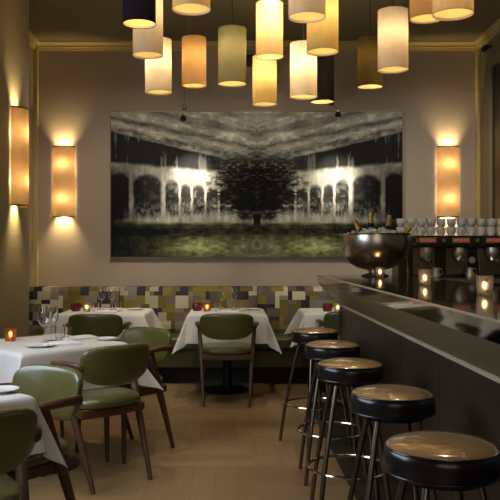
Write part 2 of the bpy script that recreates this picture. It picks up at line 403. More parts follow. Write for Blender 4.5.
def paint(px, py):
    """greys of the print, px 0..293, py 0..147 from the top; mirrored about 147"""
    sx = px-147.0; q0 = np.abs(sx)/147; qa = q0*1.47+2
    n1 = fbm(qa, py*0.01, 4, 3); n2 = fbm(qa, py*0.01, 22, 9); st = fbm(qa, py*0.0015+5, 26, 21); st2 = fbm(qa+9, py*0.004+5, 60, 23)
    q = np.abs(q0+0.010*(fbm(qa, py*0.02, 9, 61)-0.5)); py = py+3.0*(fbm(qa+4, py*0.02, 10, 62)-0.5)
    rk = py-(1-q)*(30+0.1*py); dg = fbm(qa*0.55, rk*0.035, 9, 31)
    L = 0.58+0.25*(n1-0.5)+0.16*(n2-0.5)+0.42*(dg-0.5)+0.10*np.sign(np.sin(rk*0.42+n1*3))*ss(0.45, 0.6, n2)
    for k, (o_, wd, am) in enumerate(((6, 3.0, 0.22), (17, 4.5, 0.26), (-8, 4, 0.2))):   # raked roof streaks
        yy = o_+(1-q)*30; L -= am*np.exp(-((py-yy)/wd)**2)*(0.3+1.2*fbm(qa, py*0.01+k, 7, 70+k))
    L += 0.12*np.exp(-((py-(12+(1-q)*30))/3.0)**2)
    top = 20+(1-q)*36; bot = 51+(1-q)*13
    band = ss(top-1.2, top+1.2, py)*ss(bot+3, bot-3, py)*ss(-0.05, 0.25, q)
    L = L*(1-band)+band*(0.02+0.22*ss(0.64, 0.74, st)+0.04*n2)
    low = ss(bot-3, bot+6, py); L = L*(1-low)+low*(0.60+0.35*(n1-0.5)+0.2*(n2-0.5)-0.30*ss(0.6, 1.0, q))
    ED = np.array([0.0, 0.19, 0.26, 0.353, 0.446, 0.528, 0.635, 0.865, 1.02]); IX = np.arange(9.0)
    tt = np.interp(q, ED, IX); k = np.clip(np.floor(tt), 0, 7).astype(int); ph = tt-k
    wpx = (ED[k+1]-ED[k])*147*0.5; crown = np.array([82, 80, 79, 77, 76, 72, 66, 65.0])[k]-2; r = np.abs(ph-0.5)/0.43
    fl = 109-7*(1-q)
    arch = ss(1.06, 0.80, r)*ss(-3, 3, py-(crown+np.minimum(wpx, 11)*0.9*(1-np.sqrt(np.clip(1-r*r, 0, 1)))))*ss(fl+3, fl-6, py)*ss(0.17, 0.22, q)
    inner = 0.05+0.36*ss(0.45, 0.75, fbm(qa, py*0.014, 16, 77))*ss(1.0, 0.3, q)+0.25*ss(fl-22, fl-6, py)*ss(0.35, 0.6, st2)
    L = L*(1-0.92*arch)+0.92*arch*inner
    L += 0.16*ss(1.25, 1.1, r)*ss(0.98, 1.08, r)*ss(crown-4, crown+3, py)*ss(fl, fl-10, py)
    L += 0.10*np.exp(-(((q-0.44)/0.30)**2+((py-68)/17)**2))  # soft glow of the spotlights' hot spots, painted into the print
    L -= 0.26*ss(0.72, 1.0, q)*ss(55, 70, py)
    band2 = ss(fl-3, fl+3, py)*ss(fl+12, fl+4, py); L += 0.12*band2*(st-0.3)
    g = ss(110, 115, py-1*(1-q)); fr = fbm(qa, py*0.03, 14, 5)
    lawn = 0.06+0.26*fr*ss(1.05, 0.35, q)+0.16*(n2-0.5)
    lawn += 0.42*np.exp(-(((q-0.40)/0.24)**2+((py-137)/9)**2))*(0.4+1.1*fr); lawn -= 0.09*ss(116, 120, py)*ss(129, 122, py)
    path = ss(0.16+0.10*(py-118)/30, 0.03, q)*ss(119, 130, py); lawn += 0.20*path*(0.3+n2)
    L = L*(1-g)+g*np.clip(lawn, 0.02, 1)
    R = np.hypot((px-147)/40, (py-74)/33)+0.85*(fbm(qa, py*0.03, 14, 55)-0.5)+0.35*(n2-0.5)
    tree = ss(1.25, 0.80, R)*ss(114, 106, py); L = L*(1-tree)+tree*(0.03+0.42*ss(0.45, 0.8, fbm(qa, py*0.03, 26, 88))*ss(120, 40, py))
    haze = ss(4.5, 2.5, np.abs(sx))*ss(100, 104, py)*ss(118, 112, py); L = L*(1-haze)+haze*0.05
    fog = ss(0.5, 0.1, q)*np.exp(-((py-44)/10)**2); L = L*(1-0.6*fog)+0.6*fog*(0.10+0.3*n2)
    mid = ss(20, 50, py); L *= 1+(0.08+0.34*mid)*(st-0.5)+0.22*mid*(st2-0.5); L = np.clip(L, 0.015, 1)
    warm = np.stack([L*1.0, L*0.97, L*0.87], -1); grn = np.stack([L*0.92, L*1.0, L*0.55], -1)
    gm = np.clip(g*(1-0.5*path)+0.35*tree, 0, 1)[..., None]*0.8
    return (warm*(1-gm)+grn*gm)**1.85*1.12
NXP, NZP = 440, 220
gx, gz = np.meshgrid((np.arange(NXP)+0.5)/NXP, (np.arange(NZP)+0.5)/NZP, indexing='ij')
colr = paint(gx*293, (1-gz)*147)
xs = np.linspace(-hw+0.012, hw-0.012, NXP+1); zs = np.linspace(0.012, hh-0.012, NZP+1)
verts = [(x, -0.012, z) for x in xs for z in zs]; faces = [(i*(NZP+1)+j, (i+1)*(NZP+1)+j, (i+1)*(NZP+1)+j+1, i*(NZP+1)+j+1) for i in range(NXP) for j in range(NZP)]
me = bpy.data.meshes.new('print'); me.from_pydata(verts, [], faces); me.materials.append(M['print'])
po = bpy.data.objects.new('print', me); COL.objects.link(po); po.parent = pic
at = me.color_attributes.new('Col', 'FLOAT_COLOR', 'CORNER'); arr = np.ones((NXP*NZP, 4, 4), np.float32)
arr[:, :, :3] = colr.reshape(-1, 1, 3); at.data.foreach_set('color', arr.ravel())
bm = bmesh.new(); box(bm, -hw, hw, -0.005, 0.05, 0, 0.012); box(bm, -hw, hw, -0.005, 0.05, hh-0.012, hh)
box(bm, -hw, -hw+0.012, -0.005, 0.05, 0.012, hh-0.012); box(bm, hw-0.012, hw, -0.005, 0.05, 0.012, hh-0.012)
obj('picture_frame', bm, M['marks'], pic, False)
obj('backing_board', bx(-hw+0.012, hw-0.012, -0.011, 0.045, 0.012, hh-0.012), M['dark'], pic, False)

# ------------------------------------------------------------------ picture spotlights on thin cables
def picture_spot(x, y, z, tx, tz, label, bxo):
    t = thing('picture_spotlight', label, 'spotlight', (x, y, z), 0, 'small cable spotlights before the picture')
    tgt = (Vector((tx, BW-0.06, tz))-Vector((x, y, z))).normalized()
    h = obj('lamp_head', lathe([(0.0, -0.035), (0.012, -0.035), (0.016, -0.02), (0.028, 0.02), (0.030, 0.032), (0.025, 0.032), (0.02, 0.02)], 20), M['black'], t)
    h.rotation_euler = tgt.to_track_quat('Z', 'Y').to_euler()
    g_ = obj('lens', lathe([(0.0, 0.024), (0.024, 0.028), (0.023, 0.042), (0.012, 0.052), (0, 0.054)], 20), M['lampon'], h)
    obj('cable', tube([(0, 0, 0.03), (bxo, 0, 0.09), (bxo, 0, CZ-z)], 0.0022, 6), M['black'], t)
    obj('transformer', bx(bxo-0.022, bxo+0.022, -0.02, 0.02, 0.07, 0.115), M['black'], t, False, 0.003)
    s = spot('picture_beam', Vector((x, y, z))+tgt*0.07, (tx, BW-0.06, tz), 115, (1.0, 0.93, 0.80), 32, 1.0, 0.01)
    return t
picture_spot(-0.458, 7.10, 2.57, -0.43, 2.10, 'small black cable spotlight left of centre, above the picture top', 0.012)
picture_spot(0.99, 7.10, 2.608, 1.13, 2.08, 'small black cable spotlight right of centre, above the picture top', -0.06)

# ------------------------------------------------------------------ wall sconces
M['sconce'] = fabric_shade('peach_sconce_fabric', srgb(214, 176, 132), srgb(186, 152, 108), 0.32)
M['sconce_rim'] = surf('sconce_rim', srgb(110, 84, 50), 0.6)
M['bulb'] = emit('bulb_glow', (1.0, 0.62, 0.25, 1), 9)
SB = 12.0
def sconce(loc, rz, label, pw):
    t = thing('wall_sconce', label, 'wall lamp', loc, rz, 'tall fabric wall sconces')
    W, D, H, gap = 0.118, 0.11, 0.76, 0.010
    def arc(r0, n=28): return [(W*r0*math.cos(a), -gap-(D-gap)*r0*math.sin(a)) for a in [PI*k/n for k in range(n+1)]]
    def shell(z0, z1, ro, ri):
        bm = bmesh.new(); A, Bb = arc(ro), arc(ri); n = len(A)
        R = [[bm.verts.new((p[0], p[1], z)) for p in L] for L, z in ((A, z0), (A, z1), (Bb, z1), (Bb, z0))]
        for k in range(4):
            for i in range(n-1): bm.faces.new((R[k][i], R[k][i+1], R[(k+1) % 4][i+1], R[(k+1) % 4][i]))
        for i in (0, n-1): bm.faces.new([R[k][i] for k in range(4)])
        return bm
    bm = bmesh.new(); A = arc(1.0); lo = [bm.verts.new((p[0], p[1], 0)) for p in A]; hi = [bm.verts.new((p[0], p[1], H)) for p in A]
    for i in range(len(A)-1): bm.faces.new((lo[i], lo[i+1], hi[i+1], hi[i]))
    sh = obj('lamp_shade', bm, M['sconce'], t)
    obj('rim', shell(-0.004, 0.010, 1.02, 0.985), M['sconce_rim'], sh); obj('rim', shell(H-0.010, H+0.004, 1.02, 0.985), M['sconce_rim'], sh)
    obj('back_plate', bx(-0.03, 0.03, -0.012, 0, 0.12, H-0.12), M['chrome'], t, False, 0.002)
    for z in (0.20, 0.57):
        obj('lamp_holder', tube([(0, -0.012, z-0.06), (0, -0.05, z-0.05), (0, -0.05, z-0.032)], 0.009, 8), M['chrome'], t)
        ld = bpy.data.lights.new('sconce_bulb_light', 'POINT'); ld.energy = pw; ld.color = (1.0, 0.76, 0.44); ld.shadow_soft_size = 0.024
        lo_ = bpy.data.objects.new('sconce_bulb_light', ld); COL.objects.link(lo_); lo_.parent = t; lo_.location = (0, -0.06, z)
    for z, dz in ((0.66, 1), (0.10, -1)):      # reflector lamps throwing light up and down the wall
        obj('reflector_cup', lathe([(0.022, 0.0), (0.026, dz*0.03), (0.024, dz*0.03), (0.0, -dz*0.004)], 18, z0=z-dz*0.01, cy=-0.055), M['chrome'], t)
        ld = bpy.data.lights.new('reflector_beam', 'SPOT'); ld.energy = pw*SB; ld.color = (1.0, 0.72, 0.32); ld.spot_size = math.radians(92); ld.spot_blend = 0.9; ld.shadow_soft_size = 0.012
        lo_ = bpy.data.objects.new('reflector_beam', ld); COL.objects.link(lo_); lo_.parent = t; lo_.location = (0, -0.055, z+dz*0.025)
        lo_.rotation_euler = Vector((0, 0.45, dz)).to_track_quat('-Z', 'Y').to_euler()
    return t
sconce((-1.81, BW, 1.684), 0, 'peach fabric wall sconce on the back wall, left of the picture', 2.1)
sconce((2.325, BW, 1.684), 0, 'peach fabric wall sconce on the back wall, right of the picture', 2.1)
sconce((-1.70, 5.93, 1.665), PI/2, 'peach fabric wall sconce on the left pier, nearest to the viewer', 2.1)

# ------------------------------------------------------------------ pendant lamps
# (x pixel-derived room positions are computed once from the shade width: diameter 0.21 m)
def shade_mat(nm, col, tr, tw): return fabric_shade(nm, srgb(*col), srgb(*tr), tw)
SM = {
 'navy': shade_mat('navy_shade', (38, 36, 48), (30, 26, 30), 0.15), 'white': shade_mat('white_shade', (208, 196, 178), (230, 210, 176), 0.36),
 'ivory': shade_mat('ivory_shade', (226, 216, 194), (250, 232, 194), 0.5), 'cream': shade_mat('cream_shade', (220, 198, 150), (240, 208, 148), 0.45),
 'tan': shade_mat('tan_shade', (166, 134, 90), (196, 150, 92), 0.38), 'sage': shade_mat('sage_shade', (140, 140, 104), (150, 142, 98), 0.26),
 'yellow': shade_mat('yellow_shade', (206, 184, 122), (226, 196, 122), 0.42), 'black': shade_mat('black_shade', (28, 22, 20), (20, 14, 12), 0.1),
 'olive': shade_mat('olive_shade', (88, 76, 42), (84, 68, 34), 0.2), 'beige': shade_mat('beige_shade', (184, 152, 110), (206, 164, 112), 0.36)}
M['diffuser'] = fabric_shade('pendant_diffuser', srgb(250, 226, 160), srgb(255, 226, 150), 0.75)
M['cord'] = surf('dark_cord', srgb(46, 40, 34), 0.7)
PD = 0.21
def pendant(cx, wpx, ybot, key, label, ratio=1.96):
    dd = 760*PD/wpx; x = (cx-232)*dd/760; z = 1.30+(253-ybot)*dd/760; H = PD*ratio
    t = thing('pendant_lamp', label, 'pendant lamp', (x, dd, z), 0, 'cylindrical fabric pendant lamps')
    R = PD/2; n = 40; bm = bmesh.new()
    A = [bm.verts.new((R*math.cos(2*PI*i/n), R*math.sin(2*PI*i/n), 0)) for i in range(n)]
    Bt = [bm.verts.new((R*math.cos(2*PI*i/n), R*math.sin(2*PI*i/n), H)) for i in range(n)]
    for i in range(n): bm.faces.new((A[i], A[(i+1) % n], Bt[(i+1) % n], Bt[i]))
    sh = obj('lamp_shade', bm, SM[key], t)
    for z_ in (0.0, H):
        o = obj('rim', torus(R, 0.0022, z_, 40, 6), SM[key], sh)
    obj('diffuser', lathe([(0, 0.012), (R-0.004, 0.012)], 40), M['diffuser'], t)
    obj('spider', tube([(-R, 0, H-0.012), (0, 0, H-0.006), (R, 0, H-0.012)], 0.002, 6), M['steel'], t)
    obj('bulb_socket', lathe([(0, H-0.09), (0.018, H-0.09), (0.02, H-0.02), (0.008, H+0.0), (0, H+0.0)], 16), M['black'], t)
    obj('cord', tube([(0, 0, H), (0, 0, CZ-z-0.02)], 0.0026, 6), M['cord'], t)
    obj('ceiling_rose', lathe([(0, CZ-z), (0.045, CZ-z), (0.045, CZ-z-0.018), (0.01, CZ-z-0.026), (0, CZ-z-0.026)], 24), M['black'], t)
    ld = bpy.data.lights.new('pendant_bulb_light', 'POINT'); ld.energy = PW; ld.color = (1.0, 0.82, 0.56); ld.shadow_soft_size = 0.03
    lo_ = bpy.data.objects.new('pendant_bulb_light', ld); COL.objects.link(lo_); lo_.parent = t; lo_.location = (0, 0, H*0.62)
    return t
PW = 1.7
for a in [(139.3, 33, 24, 'navy', 'dark navy pendant lamp shade at upper left, overlapping a white shade'),
          (148.0, 30, 55.5, 'white', 'off-white pendant lamp shade directly below the dark navy one', 2.3),
          (158.4, 26.5, 92.5, 'ivory', 'ivory pendant lamp shade lowest in the left cluster'),
          (191.3, 38, 9.5, 'cream', 'large cream pendant lamp shade cut by the top edge, left of centre'),
          (194.0, 24.3, 86, 'tan', 'small tan pendant lamp shade hanging over the left picture spotlight'),
          (232.3, 28, 84, 'sage', 'sage green pendant lamp shade alone in the middle gap'),
          (269.5, 27, 57, 'cream', 'warm cream pendant lamp shade just above a smaller honey yellow one'),
          (264.7, 24.2, 104.5, 'yellow', 'small honey yellow pendant lamp shade hanging lowest of all'),
          (307.0, 37, 17.5, 'white', 'large white pendant lamp shade cut by the top edge, right of centre'),
          (322.5, 31.5, 52, 'yellow', 'pale yellow pendant lamp shade in front of the black one', 2.0),
          (303.5, 27, 97, 'ivory', 'bright ivory pendant lamp shade beside the black one'),
          (322.3, 23.5, 102, 'black', 'black pendant lamp shade half hidden behind a pale yellow one'),
          (370.0, 24.6, 87, 'olive', 'dark olive pendant lamp shade left of a larger white one'),
          (393.0, 30, 70, 'white', 'white pendant lamp shade hanging right of the dark olive one'),
          (426.5, 33, 19, 'beige', 'beige pendant lamp shade at the top edge, left of a yellow one'),
          (453.0, 40, 14.5, 'cream', 'large yellowish cream pendant lamp shade nearest the right edge')]:
    pendant(*a)

# ------------------------------------------------------------------ dining chairs
def make_chair(label):
    t = thing('dining_chair', label, 'chair', (0, 0, 0), 0, 'green leather dining chairs')
    W = M['chairwood']
    # seat cushion: rounded trapezoid, domed
    bm = bmesh.new(); N = 48; rings = []
    def outl(a, s):
        c, d_ = math.cos(a), math.sin(a); x = math.copysign(abs(c)**0.55, c); y = math.copysign(abs(d_)**0.55, d_)
        wd = 0.225+0.02*y; return (x*wd*s, 0.012+y*0.225*s)
    for s, z in [(0.0, 0.435), (0.9, 0.435), (0.985, 0.444), (1.0, 0.460), (0.985, 0.478), (0.93, 0.490), (0.75, 0.499), (0.45, 0.503), (0.0, 0.504)]:
        if s == 0: rings.append([bm.verts.new((0, 0.012, z))]); continue
        rings.append([bm.verts.new((*outl(2*PI*i/N, s), z)) for i in range(N)])
    for a, b in zip(rings, rings[1:]):
        for i in range(N):
            j = (i+1) % N
            if len(a) == 1: bm.faces.new((a[0], b[i], b[j]))
            elif len(b) == 1: bm.faces.new((a[i], b[0], a[j]))
            else: bm.faces.new((a[i], b[i], b[j], a[j]))
    obj('seat', bm, M['green'], t)
    # backrest pad
    bm = bmesh.new(); N = 56; zc = 0.675
    def op(a, s):
        c, d_ = math.cos(a), math.sin(a)
        x = 0.232*math.copysign(abs(c)**(0.5 if d_ > 0 else 0.72), c)
        z = (0.115*abs(d_)**0.42) if d_ > 0 else -0.112*abs(d_)**0.85
        return x*s, z*s
    rf, rb = [], []
    for s, th in [(1.0, 0.006), (0.985, 0.013), (0.93, 0.020), (0.8, 0.025), (0.5, 0.028), (0.0, 0.029)]:
        for R, sg in ((rf, 1), (rb, -1)):
            r = []
            for i in range(N if s > 0 else 1):
                x, z = op(2*PI*i/N, s); yc = -0.235+1.15*x*x-0.20*z
                r.append(bm.verts.new((x, yc+sg*th, zc+z)))
            R.append(r)
    for R in (rf, rb):
        for a, b in zip(R, R[1:]):
            for i in range(N):
                j = (i+1) % N
                if len(b) == 1: bm.faces.new((a[i], b[0], a[j]))
                else: bm.faces.new((a[i], b[i], b[j], a[j]))
    for i in range(N): bm.faces.new((rf[0][i], rb[0][i], rb[0][(i+1) % N], rf[0][(i+1) % N]))
    obj('backrest', bm, M['green'], t)
    for s in (-1, 1):
        P = smooth_path([(s*0.193, -0.25, 0.0, 0.012, 0.013), (s*0.207, -0.165, 0.22, 0.016, 0.018), (s*0.221, -0.085, 0.42, 0.020, 0.023), (s*0.238, -0.01, 0.60, 0.018, 0.024), (s*0.243, 0.018, 0.672, 0.015, 0.026)], 5)
        obj('leg', sweep([p[:3] for p in P], [p[3] for p in P], [p[4] for p in P], (0, 1, 0.3), 12), W, t)
        obj('leg', sweep([(s*0.222, 0.225, 0.0), (s*0.212, 0.215, 0.2), (s*0.200, 0.205, 0.43)], [0.011, 0.015, 0.019], None, (0, 1, 0), 12), W, t)
        A = smooth_path([(s*0.222, -0.190, 0.668, 0.010, 0.020), (s*0.240, -0.17, 0.676, 0.014, 0.024), (s*0.252, -0.10, 0.684, 0.020, 0.020), (s*0.254, -0.01, 0.684, 0.028, 0.018), (s*0.250, 0.055, 0.682, 0.026, 0.012), (s*0.245, 0.082, 0.680, 0.014, 0.006)], 5)
        obj('armrest', sweep([p[:3] for p in A], [p[3] for p in A], [p[4] for p in A], (0, 0, 1), 14), W, t)
    bm = bmesh.new()
    for s in (-1, 1): sweep([(s*0.203, -0.165, 0.412), (s*0.203, 0.2, 0.412)], [0.011]*2, [0.024]*2, (0, 0, 1), 8, bm, 6)
    sweep([(-0.205, -0.165, 0.412), (0, -0.185, 0.410), (0.205, -0.165, 0.412)], [0.011]*3, [0.024]*3, (0, 0, 1), 8, bm, 6)
    sweep([(-0.205, 0.200, 0.412), (0.205, 0.200, 0.412)], [0.011]*2, [0.024]*2, (0, 0, 1), 8, bm, 6)
    obj('seat_frame', bm, W, t)
    return t
chair0 = make_chair('x')
def ang(fx, fy): return math.atan2(fy, fx)-PI/2
used = [False]
def place_chair(x, y, rz, label):
    if not used[0]:
        used[0] = True; chair0.location = (x, y, 0); chair0.rotation_euler = (0, 0, rz); chair0['label'] = label; return chair0
    return dup(chair0, (x, y, 0), rz, label)
place_chair(-0.045, 6.66, 0, 'green dining chair seen from behind at the centre table of the back row')
place_chair(-1.155, 6.62, 0, 'green dining chair seen from behind at the back row table on the left')
place_chair(-0.78, 4.41, ang(-0.69, 0.72), 'large green dining chair with its back to us at the middle left table')
place_chair(-0.70, 5.00, ang(-0.62, -0.78), 'green dining chair facing us on the far side of the middle left table')
place_chair(-0.94, 3.23, ang(-0.62, -0.78), 'green dining chair facing us beside the near left table, backrest shining pale')
place_chair(-0.965, 2.62, ang(-0.60, 0.80), 'green dining chair with its back to us at the bottom left corner')
place_chair(-1.43, 5.15, ang(1.0, -0.05), 'green dining chair in front of the left pier, only an edge in view')
place_chair(1.04, 6.90, 0, 'green dining chair at the back row table behind the bar end')

# ------------------------------------------------------------------ tables and cloths
def table(x, y, s, rz, label):
    t = thing('dining_table', label, 'table', (x, y, 0), rz, 'square pedestal dining tables')
    h = s/2
    obj('table_top', bx(-h+0.004, h-0.004, -h+0.004, h-0.004, 0.715, 0.745), M['chairwood'], t, False, 0.004)
    obj('pedestal', lathe([(0, 0.02), (0.045, 0.02), (0.042, 0.06), (0.038, 0.70), (0.10, 0.715), (0, 0.715)], 24), M['iron'], t)
    obj('base', lathe([(0, 0), (0.23, 0), (0.232, 0.006), (0.22, 0.014), (0.06, 0.028), (0, 0.028)], 40), M['iron'], t)
def cloth(x, y, s, drop, rz, label, seed=0, flare=0.20, clampx=None):
    rnd = random.Random(seed); h = s/2; n1, n2 = 16, 12; bm = bmesh.new()
    es = [-h-drop*(1-k/n2) for k in range(n2)]+[-h+s*k/n1 for k in range(n1+1)]+[h+drop*(k+1)/n2 for k in range(n2)]
    ph = [rnd.uniform(0, 6) for _ in range(4)]
    def P(u, v):
        eu, ev = max(0, abs(u)-h), max(0, abs(v)-h); su, sv = math.copysign(1, u), math.copysign(1, v)
        cu, cv = max(-h, min(h, u)), max(-h, min(h, v)); r = math.hypot(eu, ev)
        if r == 0: return (cu, cv, 0.7505)
        th = math.atan2(ev, eu); k = math.sin(2*th)
        along = cv if eu > ev else cu
        wave = 0.010*(r/drop)*math.sin(along*17+ph[int(su > 0)+2*int(sv > 0)] if (eu == 0 or ev == 0) else 0)
        near = max(0, 1-(h-abs(along))/0.16) if (eu == 0 or ev == 0) else 1.0
        off = 0.007+0.16*r+wave+0.05*near*(r/drop) + k*k*r*flare*1.25
        # side pleats next to the corner fold
        if k > 0: off -= 0.05*(r/drop)*math.sin(4*th)**2
        zz = 0.7505-math.sqrt(max(0, r*r-(off*0.75)**2)) - 0.0
        return (cu+su*math.cos(th)*off, cv+sv*math.sin(th)*off, zz)
    g = [[bm.verts.new(P(u, v)) for v in es] for u in es]
    for i in range(len(es)-1):
        for j in range(len(es)-1): bm.faces.new((g[i][j], g[i+1][j], g[i+1][j+1], g[i][j+1]))
    if clampx is not None:
        cr, sr = math.cos(rz), math.sin(rz)
        for vt in bm.verts:
            wx = x+vt.co.x*cr-vt.co.y*sr; wy = y+vt.co.x*sr+vt.co.y*cr
            if wx < clampx:
                dx = clampx-wx; vt.co.x += dx*cr; vt.co.y += -dx*sr
    o = obj('tablecloth', bm, M['cloth'], None, True, angle=180); o.location = (x, y, 0); o.rotation_euler = (0, 0, rz)
    sm = o.modifiers.new('thick', 'SOLIDIFY'); sm.thickness = 0.0015; sm.offset = 1
    s_ = o.modifiers.new('sub', 'SUBSURF'); s_.levels = 1; s_.render_levels = 1
    tag(o, label, 'tablecloth', 'white linen tablecloths')
T = [('centre', -0.045, 7.20, 0.70, 0, 'dark pedestal table under the centre white cloth of the back row', 'white cloth on the centre back row table, corner points hanging', 0.27, 0.12),
     ('left', -1.19, 7.20, 0.78, 0, 'dark pedestal table under the left white cloth of the back row', 'white cloth on the left back row table', 0.25, 0.2),
     ('right', 1.00, 7.25, 0.66, 0, 'dark pedestal table behind the bar end under a white cloth', 'white cloth on the right back row table behind the bar end', 0.24, 0.2),
     ('mid', -1.17, 4.67, 0.74, PI/4+0.04, 'dark pedestal table under the middle left white cloth', 'white cloth on the middle left table set with wine glasses', 0.25, 0.22),
     ('near', -1.27, 2.93, 0.71, PI/4, 'dark pedestal table under the near left white cloth', 'white cloth on the near left table at the picture edge', 0.215, 0.03)]
for i, (k, x, y, s, rz, la, lb, dr, fl) in enumerate(T):
    table(x, y, s, rz, la); cloth(x, y, s, dr, rz, lb, i+3, fl)
TZ = 0.7525

# ------------------------------------------------------------------ tableware
def at(px, py, z=TZ):
    """room point on the horizontal plane z seen at that spot of the photograph"""
    d_ = 760*(1.30-z)/(py-253.0); return ((px-232)*d_/760, d_, z)
def candle(loc, label, mat, R=0.036, H=0.075, pw=0.35, group='tea light candles', nm='candle_holder'):
    t = thing(nm, label, 'candle', loc, 0, group)
    obj('glass_cup', lathe([(0, 0), (R*0.86, 0), (R*0.9, 0.003), (R, H*0.5), (R*1.02, H), (R*0.93, H), (R*0.9, H*0.5), (R*0.82, 0.010), (0, 0.010)], 28), mat, t)
    c = obj('wax_candle', lathe([(0, 0.0105), (R*0.6, 0.0105), (R*0.6, 0.026), (0, 0.025)], 20), M['wax'], t)
    obj('flame', lathe([(0, 0.027), (0.005, 0.033), (0.0065, 0.040), (0.003, 0.052), (0, 0.060)], 12), M['flame'], c)
    ld = bpy.data.lights.new('candle_light', 'POINT'); ld.energy = pw; ld.color = (1.0, 0.5, 0.16); ld.shadow_soft_size = 0.008
    lo_ = bpy.data.objects.new('candle_light', ld); COL.objects.link(lo_); lo_.parent = t; lo_.location = (0, 0, 0.047)
    return t
def wineglass(loc, label, h=0.215, R=0.042):
    t = thing('wine_glass', label, 'wine glass', loc, 0, 'clear wine glasses')
    s = h/0.215
    obj('bowl', lathe([(0.003, 0.092*s), (0.018*s, 0.097*s), (0.034*s, 0.118*s), (R, 0.145*s), (R*0.97, 0.175*s), (R*0.78, 0.215*s), (R*0.78-0.0012, 0.215*s), (R*0.97-0.0014, 0.175*s), (R-0.0014, 0.145*s), (0.033*s, 0.120*s), (0.017*s, 0.100*s), (0, 0.0975*s)], 28), M['glass'], t)
    obj('stem', lathe([(0, 0.004), (0.0055, 0.006), (0.0034, 0.03), (0.0032, 0.07*s), (0.005, 0.094*s), (0, 0.095*s)], 14), M['glass'], t)
    obj('foot', lathe([(0, 0), (0.035, 0), (0.0352, 0.0012), (0.012, 0.004), (0, 0.0045)], 28), M['glass'], t)
def tumbler(loc, label, R=0.034, H=0.09):
    t = obj('tumbler', lathe([(0, 0), (R*0.86, 0), (R, H), (R*0.95, H), (R*0.80, 0.008), (0, 0.008)], 28), M['glass']); t.location = loc
    tag(t, label, 'glass', 'clear water tumblers')
def plate(loc, label, R=0.075):
    t = obj('side_plate', lathe([(0, 0), (R*0.6, 0), (R*0.62, 0.003), (R, 0.012), (R, 0.0145), (R*0.62, 0.0065), (0, 0.0055)], 36), M['china']); t.location = loc
    tag(t, label, 'plate', 'white plates')
def napkin(loc, rz, label, L=0.2, W=0.09):
    bm = bmesh.new(); n = 10
    for z_, in ((0,),):
        g = []
        for i in range(n+1):
            r = []
            for j in range(5):
                u, v_ = i/n-0.5, j/4-0.5
                r.append((u*L, v_*W*(1+0.15*u), 0.010+0.014*(1-(2*v_)**2)*(1-0.5*(2*u)**2)+0.003*math.sin(u*22+v_*5)))
            g.append(r)
        T_ = [[bm.verts.new(p) for p in r] for r in g]; Bv = [[bm.verts.new((p[0], p[1], 0)) for p in r] for r in g]
        for i in range(n):
            for j in range(4):
                bm.faces.new((T_[i][j], T_[i+1][j], T_[i+1][j+1], T_[i][j+1])); bm.faces.new((Bv[i][j], Bv[i][j+1], Bv[i+1][j+1], Bv[i+1][j]))
        for i in range(n):
            bm.faces.new((T_[i][0], Bv[i][0], Bv[i+1][0], T_[i+1][0])); bm.faces.new((T_[i][4], T_[i+1][4], Bv[i+1][4], Bv[i][4]))
        for j in range(4):
            bm.faces.new((T_[0][j], T_[0][j+1], Bv[0][j+1], Bv[0][j])); bm.faces.new((T_[n][j], Bv[n][j], Bv[n][j+1], T_[n][j+1]))
    t = obj('folded_napkin', bm, M['napkin']); t.location = loc; t.rotation_euler = (0, 0, rz)
    tag(t, label, 'napkin', 'folded white napkins')
def redpot(loc, label):
    prof = [(0, 0), (0.034, 0), (0.044, 0.018), (0.046, 0.05), (0.040, 0.074), (0.036, 0.074), (0.041, 0.05), (0.038, 0.018), (0, 0.012)]
    bm = lathe(prof, 36)
    for v_ in bm.verts:
        a = math.atan2(v_.co.y, v_.co.x); k = 1+0.06*math.cos(a*9); v_.co.x *= k; v_.co.y *= k
    t = obj('red_glass_pot', bm, M['redglass']); t.location = loc; tag(t, label, 'glass pot', 'dark red fluted glass pots')
def shaker(): pass
# centre table
redpot((-0.33, 7.20, TZ), 'dark red fluted pot on the centre back row table')
candle((-0.235, 7.16, TZ), 'lit tea light in amber glass beside the red pot on the centre table', M['amber'], pw=0.5)
wineglass((-0.095, 7.33, TZ), 'left wine glass of the pair on the centre back row table')
wineglass((0.015, 7.33, TZ), 'right wine glass of the pair on the centre back row table')
tumbler((0.10, 7.15, TZ), 'water tumbler right of the wine glasses on the centre table')
tumbler((-0.135, 7.16, TZ), 'water tumbler beside the candle on the centre table')
napkin((-0.04, 7.03, TZ), 0.05, 'folded napkin in front of the wine glasses on the centre table', 0.2, 0.1)
plate((0.20, 7.3, TZ), 'side plate at the right of the centre back row table', 0.08)
# left back row table
redpot((-1.47, 7.15, TZ), 'dark red fluted pot on the left back row table')
candle((-1.36, 7.12, TZ), 'lit tea light beside the red pot on the left back row table', M['frost'], pw=0.5)
wineglass((-1.255, 7.3, TZ), 'left wine glass of the pair on the left back row table')
wineglass((-1.155, 7.33, TZ), 'right wine glass of the pair on the left back row table')
tumbler((-1.27, 7.1, TZ), 'water tumbler near the candle on the left back row table')
tumbler((-1.06, 7.1, TZ), 'water tumbler right of the wine glasses on the left back row table')
plate((-0.93, 7.32, TZ), 'side plate at the right of the left back row table', 0.08)
napkin((-1.16, 7.0, TZ), 0, 'folded napkin before the wine glasses on the left back row table', 0.2, 0.1)
# right back row table
redpot((0.895, 7.12, TZ), 'dark red fluted pot on the table behind the bar end')
candle((0.99, 7.10, TZ), 'lit tea light beside the red pot behind the bar end', M['frost'], pw=0.5)
